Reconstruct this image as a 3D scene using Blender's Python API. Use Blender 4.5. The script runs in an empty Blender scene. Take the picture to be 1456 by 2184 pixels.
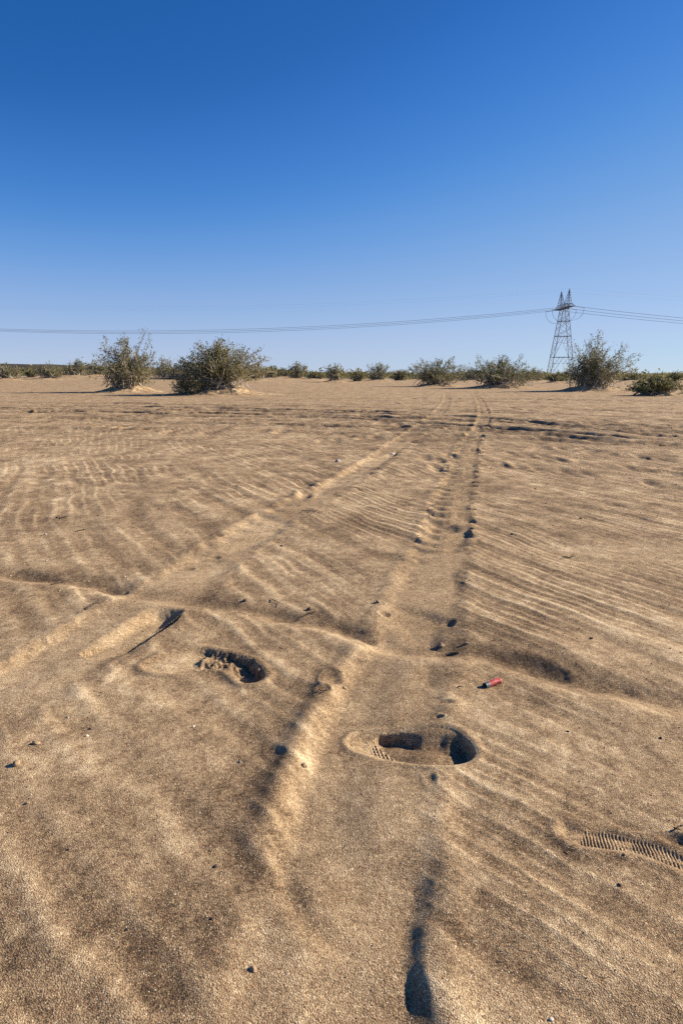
import bpy, math, random
import numpy as np

# ------------------------------------------------------------------ camera, sky, sun, exposure
F, CAMH = 1456.0, 0.90                       # focal length in photo pixels, eye height (m)
PITCH = math.atan(292.0 / 1456.0)
sc = bpy.context.scene
col = sc.collection
cam = bpy.data.cameras.new("camera"); co = bpy.data.objects.new("camera", cam); col.objects.link(co)
co.location = (0, 0, CAMH); co.rotation_euler = (math.pi / 2 - PITCH, 0, 0)
cam.sensor_fit = 'VERTICAL'; cam.sensor_height = 36; cam.lens = 24.0
cam.clip_start = 0.05; cam.clip_end = 30000
sc.camera = co

SUN_AZ = math.radians(72)                    # clockwise from the viewing direction: far right
SUN_EL = math.radians(26)
w = bpy.data.worlds.new("World"); sc.world = w; w.use_nodes = True
nt = w.node_tree; bg = nt.nodes['Background']
sky = nt.nodes.new('ShaderNodeTexSky'); sky.sky_type = 'NISHITA'; sky.sun_disc = False
sky.sun_elevation = SUN_EL; sky.sun_rotation = SUN_AZ
sky.altitude = 0; sky.air_density = 0.7; sky.dust_density = 0.0; sky.ozone_density = 8
# a clear dry sky: the sky texture's colour balance, channel by channel
pre = nt.nodes.new('ShaderNodeVectorMath'); pre.operation = 'SCALE'; pre.inputs['Scale'].default_value = 0.1
sep = nt.nodes.new('ShaderNodeSeparateXYZ'); com = nt.nodes.new('ShaderNodeCombineXYZ')
post = nt.nodes.new('ShaderNodeVectorMath'); post.operation = 'SCALE'; post.inputs['Scale'].default_value = 10.0
nt.links.new(sky.outputs[0], pre.inputs[0]); nt.links.new(pre.outputs[0], sep.inputs[0])
for ch, pts in enumerate(([(0, 0), (.047, .022), (.055, .036), (.070, .070), (.089, .137), (.133, .265), (.207, .381), (.271, .440), (.379, .49), (1, .85)],
                          [(0, 0), (.104, .115), (.123, .136), (.139, .168), (.173, .238), (.217, .328), (.303, .44), (.411, .527), (.529, .597), (1, .88)],
                          [(0, 0), (.274, .40), (.312, .445), (.35, .53), (.418, .635), (.495, .708), (.604, .753), (1, .9)])):
    cu = nt.nodes.new('ShaderNodeFloatCurve'); c = cu.mapping.curves[0]
    c.points[0].location = pts[0]; c.points[1].location = pts[-1]
    for p in pts[1:-1]: c.points.new(*p)
    cu.mapping.update()
    nt.links.new(sep.outputs[ch], cu.inputs['Value']); nt.links.new(cu.outputs[0], com.inputs[ch])
nt.links.new(com.outputs[0], post.inputs[0]); nt.links.new(post.outputs[0], bg.inputs[0]); bg.inputs[1].default_value = 0.053
sl = bpy.data.lights.new("sun", 'SUN'); sl.energy = 5.0; sl.angle = math.radians(0.55); sl.color = (1, .88, .70)
so = bpy.data.objects.new("sun", sl); col.objects.link(so)
from mathutils import Vector
sd = Vector((math.sin(SUN_AZ) * math.cos(SUN_EL), math.cos(SUN_AZ) * math.cos(SUN_EL), math.sin(SUN_EL)))
so.rotation_euler = sd.to_track_quat('Z', 'Y').to_euler()
vs = sc.view_settings; vs.view_transform = 'Standard'; vs.look = 'None'; vs.exposure = 0.93; vs.gamma = 1
sc.cycles.max_bounces = 6; sc.cycles.volume_bounces = 0; sc.cycles.use_denoising = False

# ------------------------------------------------------------------ helpers
def G(px, py):
    """a pixel of the photograph -> the point of the level ground it shows"""
    x = (px - 728) / F; y = -(py - 1092) / F
    d = (x, math.cos(PITCH) + y * math.sin(PITCH), -math.sin(PITCH) + y * math.cos(PITCH))
    t = CAMH / -d[2]
    return d[0] * t, d[1] * t

def sst(a, b, x):
    t = np.clip((x - a) / (b - a), 0, 1)
    return t * t * (3 - 2 * t)

_R = np.random.RandomState(7)
_PERM = _R.permutation(4096).astype(np.int64)
_GA = _R.rand(4096) * 2 * math.pi
_GX, _GY = np.cos(_GA), np.sin(_GA)
def pn(x, y, seed=0):
    x = np.asarray(x, float); y = np.asarray(y, float)
    xi = np.floor(x).astype(np.int64); yi = np.floor(y).astype(np.int64)
    xf = x - xi; yf = y - yi
    u = xf * xf * xf * (xf * (xf * 6 - 15) + 10); v = yf * yf * yf * (yf * (yf * 6 - 15) + 10)
    def g(a, b, dx, dy):
        h = _PERM[(_PERM[(a + seed * 131) & 4095] + b * 7 + seed * 17) & 4095]
        return _GX[h] * dx + _GY[h] * dy
    n00 = g(xi, yi, xf, yf); n10 = g(xi + 1, yi, xf - 1, yf)
    n01 = g(xi, yi + 1, xf, yf - 1); n11 = g(xi + 1, yi + 1, xf - 1, yf - 1)
    a = n00 + u * (n10 - n00); b = n01 + u * (n11 - n01)
    return (a + v * (b - a)) * 1.5
def fbm(x, y, seed=0, o=3, r=.5):
    s = 0; a = 1; f = 1
    for i in range(o):
        s = s + a * pn(x * f, y * f, seed + i * 3); a *= r; f *= 2.03
    return s

def smooth_path(pix, n=6, world=False):
    P = np.array([p if world else G(*p) for p in pix], float)
    Q = np.vstack([2 * P[0] - P[1], P, 2 * P[-1] - P[-2]])
    out = []
    for i in range(1, len(Q) - 2):
        for k in range(n):
            t = k / n
            out.append(.5 * ((2 * Q[i]) + (-Q[i-1] + Q[i+1]) * t + (2*Q[i-1] - 5*Q[i] + 4*Q[i+1] - Q[i+2]) * t*t + (-Q[i-1] + 3*Q[i] - 3*Q[i+1] + Q[i+2]) * t**3))
    out.append(P[-1])
    return np.array(out)

def path_dist(X, Y, P, reach):
    """signed lateral distance (positive = right of travel), arc length; inf where out of reach"""
    D = np.full(X.shape, np.inf); SG = np.zeros(X.shape); S = np.zeros(X.shape)
    s0 = 0
    for a, b in zip(P[:-1], P[1:]):
        L = math.hypot(*(b - a)) + 1e-9
        m = (X > min(a[0], b[0]) - reach) & (X < max(a[0], b[0]) + reach) & (Y > min(a[1], b[1]) - reach) & (Y < max(a[1], b[1]) + reach)
        if m.any():
            dx, dy = (b - a) / L
            px = X[m] - a[0]; py = Y[m] - a[1]
            t = np.clip(px * dx + py * dy, 0, L)
            ex = px - t * dx; ey = py - t * dy
            d = np.hypot(ex, ey)
            sg = np.where(px * dy - py * dx >= 0, 1.0, -1.0)
            Dm = D[m]; up = d < Dm
            Dm[up] = d[up]; D[m] = Dm
            q = SG[m]; q[up] = sg[up]; SG[m] = q
            q = S[m]; q[up] = (s0 + t)[up]; S[m] = q
        s0 += L
    return D, SG, S, s0

# ------------------------------------------------------------------ the shape of the sand
BUSHES = [  # pixel of the base, width left/right, height of crown (pixels), mound
    dict(k='b1', b=(272, 834), l=70, r=66, h=122, m=.34), dict(k='b2', b=(468, 838), l=100, r=100, h=108, m=.36),
    dict(k='b3', b=(928, 823), l=54, r=60, h=70, m=.22), dict(k='b4', b=(1062, 826), l=76, r=80, h=78, m=.26),
    dict(k='b5', b=(1262, 832), l=74, r=84, h=122, m=.26), dict(k='b6', b=(1395, 840), l=52, r=50, h=42, m=.16)]
MOUNDS = []
for b_ in BUSHES:
    x, y = G(*b_['b']); s_ = y / F
    y *= .93; x *= .93; s_ *= .93
    b_['p'] = (x, y); b_['s'] = s_
    MOUNDS.append((x + .1, y, (b_['l'] + b_['r']) * .36 * s_, b_['m']))

TR = smooth_path([(1012, 838), (1020, 850), (1032, 880), (1029, 905), (1012, 930), (1000, 955), (987, 1005), (968, 1058), (953, 1140), (925, 1220), (905, 1290),
                  (893, 1350), (850, 1425), (817, 1500), (785, 1600), (762, 1700), (750, 1800), (742, 1880), (718, 1960), (700, 2060), (690, 2184), (660, 2600)])
TL = smooth_path([(952, 838), (953, 852), (946, 870), (917, 899), (872, 930), (833, 962), (782, 998), (700, 1045), (612, 1093), (545, 1130), (470, 1180), (400, 1235),
                  (298, 1310), (212, 1362), (110, 1425), (-10, 1500), (-200, 1600), (-500, 1800)])
TX = smooth_path([(-300, 1205), (-50, 1222), (40, 1228), (150, 1238), (240, 1253), (330, 1272), (430, 1284), (520, 1296), (600, 1312), (680, 1330), (760, 1352),
                  (830, 1372), (920, 1380), (1010, 1392), (1120, 1424), (1200, 1447), (1330, 1476), (1456, 1505), (1700, 1560)])
TGROOVE = smooth_path([(607, 1800), (604, 1850), (625, 1905), (665, 1960), (735, 2020), (790, 2060)])
_r = random.Random(5)
STREAKS = []   # older tyre tracks crossing the flat beyond
for (ya, yb, yc, yd, x0, x1, dep) in [(866, 871, 880, 905, -600, 900, .030), (874, 879, 889, 912, -100, 2100, .040), (882, 885, 893, 925, 60, 2100, .045),
        (888, 890, 897, 931, 150, 2100, .040), (877, 875, 884, 920, 350, 2000, .035), (895, 894, 905, 945, -500, 2100, .030), (900, 905, 915, 952, 600, 2100, .038),
        (905, 912, 925, 965, 780, 2100, .032), (913, 917, 932, 950, -600, 1300, .028), (860, 862, 868, 880, -600, 1900, .022), (852, 853, 857, 862, 300, 1900, .022),
        (915, 925, 942, 980, 800, 2100, .026), (868, 872, 886, 935, 100, 2100, .038), (846, 847, 851, 851, -700, 2200, .022), (930, 940, 955, 1000, 900, 2100, .022)]:
    pts = []
    for i in range(12):
        t = i / 11; x = x0 + (x1 - x0) * t
        u = min(max((x) / 1456, -.6), 1.6)
        y = np.interp(u, [-.6, 0, .33, .66, 1, 1.6], [ya + 1, ya, yb, yc, yd, yd + (yd - yc) * 1.3]) + _r.uniform(-1.2, 1.2)
        pts.append((x, y))
    STREAKS.append((smooth_path(pts, 4), dep, _r.uniform(.10, .17)))
for k in range(44):
    a_ = _r.uniform(0, 1); x0 = _r.uniform(-700, 1100); x1 = x0 + _r.uniform(300, 1300); pts = []
    for i in range(9):
        x = x0 + (x1 - x0) * i / 8
        top = np.interp(x, [-700, 300, 728, 1100, 1456, 2300], [850, 862, 868, 880, 893, 925]); bot = np.interp(x, [-700, 300, 728, 1100, 1456, 2300], [895, 905, 912, 940, 985, 1075])
        pts.append((x, top + (bot - top) * a_ + _r.uniform(-.8, .8)))
    STREAKS.append((smooth_path(pts, 4), _r.uniform(.014, .030), _r.uniform(.05, .10)))
DOTS = []
for line in ([(1073, 992), (1108, 995), (1143, 999), (1183, 1007), (1213, 1009), (1245, 1011), (1393, 1034), (1435, 1039)],
             [(1095, 970), (1125, 972), (1160, 975), (1190, 981), (1245, 988), (1280, 991), (1350, 1001), (1385, 1006), (1418, 1010), (1450, 1015)],
             [(1155, 954), (1205, 958), (1260, 961), (1300, 968), (1370, 975), (1420, 981)],
             [(200, 906), (225, 909), (250, 911), (270, 913), (300, 916), (335, 917), (365, 920), (400, 920), (445, 922), (470, 915), (560, 918), (600, 921)],
             [(690, 940), (712, 941), (745, 932), (770, 934), (800, 933), (845, 862), (1350, 905), (1400, 906)],
             [(905, 975), (935, 982), (960, 973), (1090, 872), (1130, 877), (1190, 882), (1240, 893), (1290, 898)],
             [(650, 1033), (648, 1056), (930, 1000), (885, 944), (815, 905), (850, 908)],
             [(880 + i * 24, 850 + .3 * i) for i in range(24)]):
    DOTS += line
DOTS = [(G(*d), (.06 if d[1] > 960 else .09) * (0.8 + .4 * _r.random()), _r.uniform(.5, 1)) for d in DOTS]

# hollows: centre px, radius x, radius y (m), depth, rim
HOLLOWS = [((705, 1452), .03, .05, .016), ((945, 1503), .03, .012, .006), ((934, 1532), .014, .008, .008), ((916, 1668), .016, .030, .005), ((645, 1632), .010, .010, .006),
           ((465, 1140), .03, .03, .012), ((458, 1185), .03, .025, .010), ((402, 1208), .03, .03, .008), ((820, 1308), .022, .03, .012), ((950, 1382), .035, .016, .010), ((1440, 1797), .05, .02, .014), ((690, 1478), .02, .02, .008)]

PATCH = [((750, 1135), .26, .32, -.32), ((500, 1600), .13, .16, -.26), ((565, 1700), .05, .16, -.22), ((230, 1100), .35, .40, -.16), ((1310, 1120), .45, .30, -.22), ((1420, 1230), .2, .2, -.15),  # sand tone patches
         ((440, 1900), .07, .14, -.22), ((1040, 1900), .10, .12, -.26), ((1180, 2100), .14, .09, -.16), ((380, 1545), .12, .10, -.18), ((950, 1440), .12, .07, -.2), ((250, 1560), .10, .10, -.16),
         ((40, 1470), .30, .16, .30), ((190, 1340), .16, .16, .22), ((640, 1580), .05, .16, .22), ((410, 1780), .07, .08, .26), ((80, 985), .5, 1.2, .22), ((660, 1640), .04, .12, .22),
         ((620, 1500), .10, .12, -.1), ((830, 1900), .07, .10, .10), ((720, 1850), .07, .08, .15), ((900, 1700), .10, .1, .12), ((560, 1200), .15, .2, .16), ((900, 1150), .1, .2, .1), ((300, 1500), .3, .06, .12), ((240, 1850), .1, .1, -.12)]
def closed(pix, n=4):
    P = [G(*p) for p in pix]
    Q = smooth_path([P[-1]] + P + [P[0], P[1]], n, True)
    return Q[n:-n]
def outline(X, Y, P, reach):
    """mask, signed distance (inside > 0), x, y, and position along/across the outline's long (left-right) axis"""
    lo = P.min(0) - reach; hi = P.max(0) + reach
    m = (X > lo[0]) & (X < hi[0]) & (Y > lo[1]) & (Y < hi[1])
    x, y = X[m], Y[m]; D = np.full(x.shape, 9.0); ins = np.zeros(x.shape, bool)
    A = P; B = np.roll(P, -1, 0)
    for (ax, ay), (bx, by) in zip(A, B):
        dx, dy = bx - ax, by - ay; L2 = dx * dx + dy * dy + 1e-12
        t = np.clip(((x - ax) * dx + (y - ay) * dy) / L2, 0, 1)
        D = np.minimum(D, np.hypot(x - ax - t * dx, y - ay - t * dy))
        c = ((ay > y) != (by > y)); ins ^= c & (x < ax + dx * (y - ay) / (dy if abs(dy) > 1e-12 else 1e-12))
    l = P[P[:, 0].argmin()]; r = P[P[:, 0].argmax()]
    d = r - l; L = math.hypot(*d); d = d / L; c = P.mean(0)
    u = ((x - l[0]) * d[0] + (y - l[1]) * d[1]) / L; v = -(x - c[0]) * d[1] + (y - c[1]) * d[0]
    return m, np.where(ins, D, -D), x, y, u, v
PRINT_A = closed([(306, 1422), (327, 1407), (357, 1395), (390, 1387), (420, 1383), (448, 1386), (485, 1394), (513, 1401), (537, 1410), (552, 1422), (564, 1440), (558, 1451),
                  (537, 1457), (518, 1456), (504, 1446), (493, 1437), (480, 1431), (457, 1427), (434, 1430), (413, 1436), (383, 1438), (350, 1437), (322, 1433)])
PRINT_B = closed([(744, 1572), (757, 1558), (774, 1553), (799, 1552), (838, 1552), (873, 1551), (910, 1550), (947, 1553), (972, 1562), (994, 1579), (1007, 1594), (1013, 1612),
                  (1002, 1625), (979, 1633), (947, 1635), (910, 1633), (883, 1627), (848, 1616), (811, 1605), (781, 1595), (757, 1586)])
SPLIT_B = [G(800, 1566), G(822, 1580), G(848, 1602), G(883, 1628)]
PRINT_C = closed([(1190, 1773), (1201, 1762), (1221, 1764), (1247, 1768), (1282, 1770), (1312, 1776), (1343, 1784), (1384, 1793), (1424, 1807), (1456, 1822), (1494, 1850), (1506, 1872),
                  (1490, 1878), (1436, 1856), (1394, 1841), (1363, 1830), (1335, 1824), (1302, 1820), (1272, 1816), (1241, 1811), (1215, 1799), (1198, 1787)])
# the dark scoops of the crossing track and the hollows stay soft
SCOOPS = [(closed([(394, 1302), (340, 1296), (290, 1310), (230, 1345), (170, 1385), (200, 1405), (262, 1396), (300, 1376), (345, 1348), (385, 1318)]), .050, .006, .05),
          (closed([(894, 1140), (908, 1115), (943, 1112), (988, 1126), (1010, 1142), (1006, 1164), (980, 1182), (938, 1177), (904, 1165)]), .024, .022, .0),
          (closed([(822, 1296), (850, 1286), (895, 1291), (938, 1300), (974, 1318), (964, 1345), (948, 1376), (898, 1374), (848, 1358), (822, 1325)]), .026, .030, -.10),
          (closed([(458, 1172), (466, 1132), (500, 1113), (540, 1095), (590, 1098), (626, 1112), (616, 1130), (565, 1158), (505, 1182)]), .016, .028, .14),
          (closed([(338, 1232), (348, 1212), (412, 1186), (465, 1182), (502, 1200), (478, 1230), (412, 1243), (350, 1240)]), .010, .05, .05),
          (closed([(660, 1052), (700, 1020), (760, 985), (820, 968), (850, 962), (830, 985), (780, 1012), (720, 1042), (680, 1062)]), .020, .03, .08),
          (closed([(868, 1430), (905, 1410), (950, 1422), (955, 1450), (935, 1475), (885, 1465)]), .012, .03, -.14),
          (closed([(0, 1222), (30, 1210), (95, 1216), (130, 1230), (80, 1238), (20, 1238)]), .014, .04, -.16),
          (closed([(200, 1246), (225, 1236), (262, 1243), (276, 1256), (245, 1264), (210, 1260)]), .020, .02, -.16),
          (closed([(508, 1292), (560, 1285), (630, 1296), (640, 1315), (590, 1322), (530, 1312)]), .016, .05, -.14),
          (closed([(690, 1322), (740, 1320), (790, 1338), (808, 1360), (770, 1368), (715, 1350)]), .022, .04, -.16),
          (closed([(1020, 1385), (1070, 1380), (1140, 1392), (1200, 1415), (1228, 1440), (1195, 1452), (1120, 1440), (1050, 1412)]), .022, .05, -.16),
          (closed([(1285, 1450), (1320, 1444), (1370, 1458), (1392, 1475), (1350, 1486), (1300, 1474)]), .018, .04, -.16)]

def cxm(x, y): return 728 + 1456 * x / np.maximum(y, 1)
def height(X, Y):
    R = np.hypot(X, Y)
    near = sst(24, 9, R)
    # broad lie of the land
    z = .008 * fbm(X * .9 + 3, Y * .9, 1, 2) * sst(60, 3, R) + .05 * pn(X * .08, Y * .08, 5) * sst(3, 20, R) * sst(4000, 60, R) + .004 * fbm(X * 3.1, Y * 3.1, 9, 2) * sst(16, 4, R)
    z += .25 * pn(X * .012 + 3, Y * .012, 6) * sst(45, 160, R) * sst(6000, 400, R)
    tone = .56 + .20 * fbm(X * 2.2, Y * 1.6, 14, 3) + .14 * fbm(X * 9, Y * 7, 19, 2) * near
    tone = tone + .16 * fbm(X * 34, Y * 20, 16, 2) * sst(8, 3, R) + .22 * fbm(X * 7 + .5 * Y, Y * 5, 17, 3, .7) * sst(3, 6, R) * sst(60, 25, R)
    # wind ripples: crests run away from us and bend to the right close by
    Yc = np.clip(Y, .2, 40)
    g = -.42 * Yc + .60 * np.exp(-(Yc - 1.2) / 1.2)
    wq = .045 * pn(X * 2.1, Y * 1.1, 21) + .020 * pn(X * 6, Y * 3, 22) + .006 * pn(X * 20, Y * 8, 23)
    q = X - g + wq + .30 * pn(X * .30, Y * .22, 24) * sst(1.5, 5, R)
    right = sst(-.1, .5, X + .1 * Y)
    amp = np.clip(.55 + 1.0 * fbm(X * 1.7, Y * 1.0, 25, 2), .05, 1.5) * sst(26, 9, R) * (.6 + .4 * right)
    p1 = 2 * math.pi * q / .058; p2 = 2 * math.pi * (q + .03 * pn(X * 3, Y * 2, 27)) / .112
    r1 = np.sin(p1) + .3 * np.sin(2 * p1 + .7); r2 = np.sin(p2) + .25 * np.sin(2 * p2 + .7)
    p3 = 2 * math.pi * (q + .10 * pn(X * 1.4, Y * .7, 28)) / .31
    r3 = np.sin(p3) + .35 * np.sin(2 * p3 + 1.0)
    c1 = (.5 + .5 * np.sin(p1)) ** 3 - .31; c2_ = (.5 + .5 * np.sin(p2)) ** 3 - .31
    a3 = np.clip(.5 + .9 * pn(X * .9, Y * .6, 29), 0, 1.4) * sst(12, 5, R)
    rip = .0020 * amp * (right * c1 + (1 - right) * .4 * c1) + .0030 * amp * c2_ * (1 - .55 * right)
    p4 = 2 * math.pi * (q + .05 * pn(X * 2.2, Y * 1.4, 36)) / .165
    c4 = (.5 + .5 * np.sin(p4)) ** 2 - .375; w4 = (1 - .6 * right) * sst(5, 2.5, R) * np.clip(.7 + .9 * pn(X * 1.6, Y * 1.6, 37), .1, 1.3)
    big = .0030 * a3 * r3 + .0042 * w4 * c4
    far_r = sst(2.5, 5, R) * sst(30, 9, R)
    rip = rip + .004 * far_r * np.sin(2 * math.pi * (Y * .85 + .33 * X + .35 * pn(X * .7, Y * 1.3, 33)) / .33) * np.clip(.5 + pn(X * .5, Y * .9, 35), 0, 1)
    pxs = 728 + 1456 * X / np.maximum(Y, 1); z += np.interp(pxs, [-400, 400, 600, 700, 900, 1100, 1500], [.72, .66, .5, .15, .05, 0, .1]) * sst(48, 98, Y) * sst(3000, 500, R)
    keep = np.ones_like(X)
    tr = np.zeros_like(X)
    # the flat beyond: combed and trampled
    fm = sst(5.5, 10, R) * sst(60, 24, R)
    m = fm > 0
    if m.any():
        x, y = X[m], Y[m]
        st = .030 * (.35 - np.abs(pn(x * .45, y * 1.5 + .2 * x, 42))) + .020 * fbm(x * .55, y * 2.6 + .35 * x, 41, 3, .6) + .010 * pn(x * 2.5, y * 6, 47)
        z[m] += fm[m] * st * np.clip(.35 + .9 * pn(x * .12, y * .35, 49), .1, 1)
    for P, dep, wd in STREAKS:
        D, SG, S, L = path_dist(X, Y, P, .6)
        m = np.isfinite(D) & (D < .6)
        if not m.any(): continue
        wd = wd * 1.45; d = D[m] + .06 * pn(X[m] * 3, Y[m] * 3, 50); s = S[m]
        on = np.clip(.55 + 1.5 * pn(s * .30, s * 0 + dep * 400, 51), 0, 1)
        lug = .8 + .2 * np.sin(s * 2 * math.pi / .22 + SG[m] * 1.5)
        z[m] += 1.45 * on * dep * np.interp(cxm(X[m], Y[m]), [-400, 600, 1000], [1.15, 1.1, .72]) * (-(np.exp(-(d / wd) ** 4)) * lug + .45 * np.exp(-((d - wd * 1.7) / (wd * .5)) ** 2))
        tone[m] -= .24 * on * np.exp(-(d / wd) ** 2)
    for (cx, cy), r, k in DOTS:
        m = (np.abs(X - cx) < .5) & (np.abs(Y - cy) < .8)
        if m.any():
            e = np.hypot((X[m] - cx) / r, (Y[m] - cy) / (r * 1.6 + .02 * cy))
            z[m] += .024 * k * (-np.exp(-e ** 3) + .16 * np.exp(-((e - 1.6) / .5) ** 2))
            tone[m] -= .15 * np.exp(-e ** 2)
    # crossing trough
    D, SG, S, L = path_dist(X, Y, TX, .45)
    m = np.isfinite(D) & (D < .45)
    if m.any():
        d = D[m] * SG[m]; s = S[m]                        # travel is to the right: right side = towards us
        dd = d + .03 * pn(s * 3, s * 0, 61)
        dep = np.clip(.020 + .012 * pn(s * 2.6, s * 0 + 3, 62), .011, .030)
        z[m] += -dep * np.exp(-((dd + .02) / .080) ** 2) + .009 * np.clip(.6 + 1.2 * pn(s * 2.1, s * 0 + 8, 63), 0.1, 1) * np.exp(-((dd - .11) / .07) ** 2)
        tone[m] += -10 * dep * np.exp(-((dd + .03) / .07) ** 2) + .14 * np.exp(-((dd - .09) / .06) ** 2)  # coarse dark grain plus shade painted on the far wall, near crest lightened
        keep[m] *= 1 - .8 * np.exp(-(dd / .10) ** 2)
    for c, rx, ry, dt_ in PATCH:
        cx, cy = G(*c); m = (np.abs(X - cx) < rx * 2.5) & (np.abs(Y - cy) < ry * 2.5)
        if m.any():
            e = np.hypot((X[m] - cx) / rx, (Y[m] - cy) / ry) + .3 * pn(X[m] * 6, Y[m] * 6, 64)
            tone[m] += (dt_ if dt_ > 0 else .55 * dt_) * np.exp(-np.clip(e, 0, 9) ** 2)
    z0 = z.copy()
    # the two wheel tracks
    for P, which in ((TL, 0), (TR, 1)):
        D, SG, S, L = path_dist(X, Y, P, .6)
        m = np.isfinite(D) & (D < .6)
        if not m.any(): continue
        x, y = X[m], Y[m]; s = S[m]; rr = R[m]
        nr_ = 1 - .8 * which * sst(2.5, 1.9, y)
        edge = .020 * nr_ * pn(s * 5, SG[m] * 5, 71) + .014 * nr_ * pn(x * 14, y * 14, 72) + .006 * nr_ * pn(x * 40, y * 40, 72)
        d = (D[m] + edge * sst(.04, .10, D[m])) * SG[m]
        hw = .135 + (.02 if which == 0 else 0) * sst(3.2, 2.6, y)
        fade = np.clip(.62 + 1.3 * pn(s * 1.3, s * 0 + which * 5, 73), .04, 1.15) * (1 - (.65 if which == 0 else 0) * sst(2.6, 3.1, y) * sst(5.4, 4.8, y))
        # travel is towards us: the sign is flipped, so e > 0 on the photo's right
        e = -d
        sharp = .018 + .03 * np.clip(.5 + 1.2 * pn(s * 1.6, s * 0 + 9, 75), 0, 1)
        if which == 1:
            px = sst(.72, .86, y) * sst(1.15, 1.07, y)    # the steep right wall close to us
            sharpR = sharp * (1 - px) + .022 * px + .045 * sst(2.3, 1.9, y) * (1 - px)
            depR = (.011 - .006 * sst(2.2, 1.9, y)) * fade * (1 - px) + .0130 * px * np.clip(.97 + .5 * pn(s * 6, s * 0, 76), .6, 1.2)
            depL = .014 * np.ones_like(s) * (.8 + .5 * sst(3, 1.7, y)) * (fade * sst(1.6, 2.6, y) + sst(2.6, 1.6, y))
            sharpL = .035 * np.ones_like(s)
            berm = .0045 + .010 * sst(2.3, 1.7, y)
        else:
            sharpR = sharp + .02; depR = .012 * fade * (1 - .6 * sst(2.9, 2.6, y))
            sharpL = .035 * np.ones_like(s); depL = .012 * fade
            berm = .0045 * np.ones_like(s)
        dots_ = np.clip(.35 + 1.1 * np.sin(2 * math.pi * (s + .08 * pn(s * 3, s * 0, 69)) / .31), 0, 1); fr_ = sst(2.9, 4.0, y)
        depR = depR * (1 - fr_ + fr_ * (.25 + 1.0 * dots_))
        wR = sst(-.06, .06, e); dep = depL * (1 - wR) + depR * wR; shp = sharpL * (1 - wR) + sharpR * wR
        if which == 1:
            dep = dep * (1 - .75 * sst(1.28, 1.05, y) * (1 - wR)); berm = berm * np.where(e > 0, 1, 1 - .9 * sst(1.30, 1.12, y))
        ins = sst(1, -1, (np.abs(e) - hw) / shp)
        far = sst(3.2, 5.0, y)
        zz = -dep * (1 + .6 * far * np.clip(.6 + 1.2 * pn(s * 2.5, s * 0 + 31, 70), 0, 1.3)) * ins
        lmp = np.clip(.5 + 1.3 * pn(s * 5, np.sign(e) * 7, 74), 0, 1.2)
        zz += berm * (1 + 1.2 * far) * (1 - far + far * lmp) * np.exp(-((np.abs(e) - hw - .045) / .035) ** 2) * np.where(e > 0, .5, 1)
        # lug marks
        lug = np.sin(2 * math.pi * (s + .02 * np.clip(e / .04, -1, 1) + .3 * np.abs(e)) / .20 + 1.2 * pn(s * 2, s * 0, 77))
        lk = sst(2.9, 4.2, y) * np.clip(.7 + pn(s * 1.2, s * 0, 78), .1, 1) * (1 if which else .5)
        zz += (.012 + .007 * which) * lk * np.tanh(2 * lug) * ins + .018 * lk * np.clip(lug, 0, 1) * np.exp(-((np.abs(e) - hw) / .03) ** 2)
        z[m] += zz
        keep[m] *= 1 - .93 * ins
        tone[m] = tone[m] * (1 - .6 * ins) + .6 * ins * (.62 + .12 * pn(x * 5, y * 5, 79)) - .18 * fade * (1 - fr_ + fr_ * dots_) * np.exp(-((np.abs(e) - hw + .01) / .03) ** 2) * (e > 0)  # even floor tone; the right wall's shade painted as a darker edge
        tone[m] -= .16 * np.exp(-((e + hw + .085) / .05) ** 2) * sst(2.2, 1.8, y) * sst(1.15, 1.3, y) * which  # shade of the berm's left-facing side painted into the tone
    # hollows
    for (c, rx, ry, dep) in HOLLOWS:
        cx, cy = G(*c)
        m = (np.abs(X - cx) < rx * 2.2) & (np.abs(Y - cy) < ry * 2.2)
        if m.any():
            x, y = X[m], Y[m]
            e = np.hypot((x - cx) / rx, (y - cy) / ry) + .22 * pn(x * 9, y * 9, 81) + .05 * pn(x * 30, y * 30, 82)
            # deepest at the right-hand end with a steeper wall there
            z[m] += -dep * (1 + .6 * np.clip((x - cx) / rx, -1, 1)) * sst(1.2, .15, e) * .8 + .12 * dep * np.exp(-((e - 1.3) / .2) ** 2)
            tone[m] -= .20 * sst(1.1, .3, e)  # pit shade painted into the tone
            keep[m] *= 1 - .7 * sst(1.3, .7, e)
    GP = TGROOVE
    D, SG, S, L = path_dist(X, Y, GP, .2)
    m = np.isfinite(D) & (D < .2)
    if m.any():
        d = D[m] * SG[m]; tap = sst(0, .12, S[m]) * sst(L, L - .15, S[m])
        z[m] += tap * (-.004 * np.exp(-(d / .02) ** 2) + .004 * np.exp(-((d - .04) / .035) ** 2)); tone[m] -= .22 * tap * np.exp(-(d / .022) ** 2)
    # boot print in the middle distance, its crust broken along the far side
    m, di, x, y, u, v = outline(X, Y, PRINT_A, .12)
    rough = .012 * pn(x * 48, y * 40, 91) + .007 * pn(x * 110, y * 110, 92)
    cr = sst(.28, .42, u) * sst(.0, .03, v + .02)
    ww = np.where(u > .78, .014, .030 - .018 * cr)
    ins = sst(0, ww, di + rough * cr * sst(.06, .0, np.abs(di)))
    fl = .005 + .010 * sst(.1, .5, u) + .015 * sst(.66, .82, u)
    clump = (.015 * np.clip(pn(x * 26, y * 22, 93) + .15, 0, 1) + .006 * pn(x * 70, y * 70, 94)) * sst(.30, .45, u) * sst(-.02, .03, v + .01)
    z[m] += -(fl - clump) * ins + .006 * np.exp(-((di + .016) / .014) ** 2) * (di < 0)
    tone[m] += .25 * ins * sst(.35, .2, u) - .12 * ins * sst(.4, .7, u)  # pale lit left end and shaded right end painted into the tone
    keep[m] *= 1 - sst(-.04, .01, di)
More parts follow.
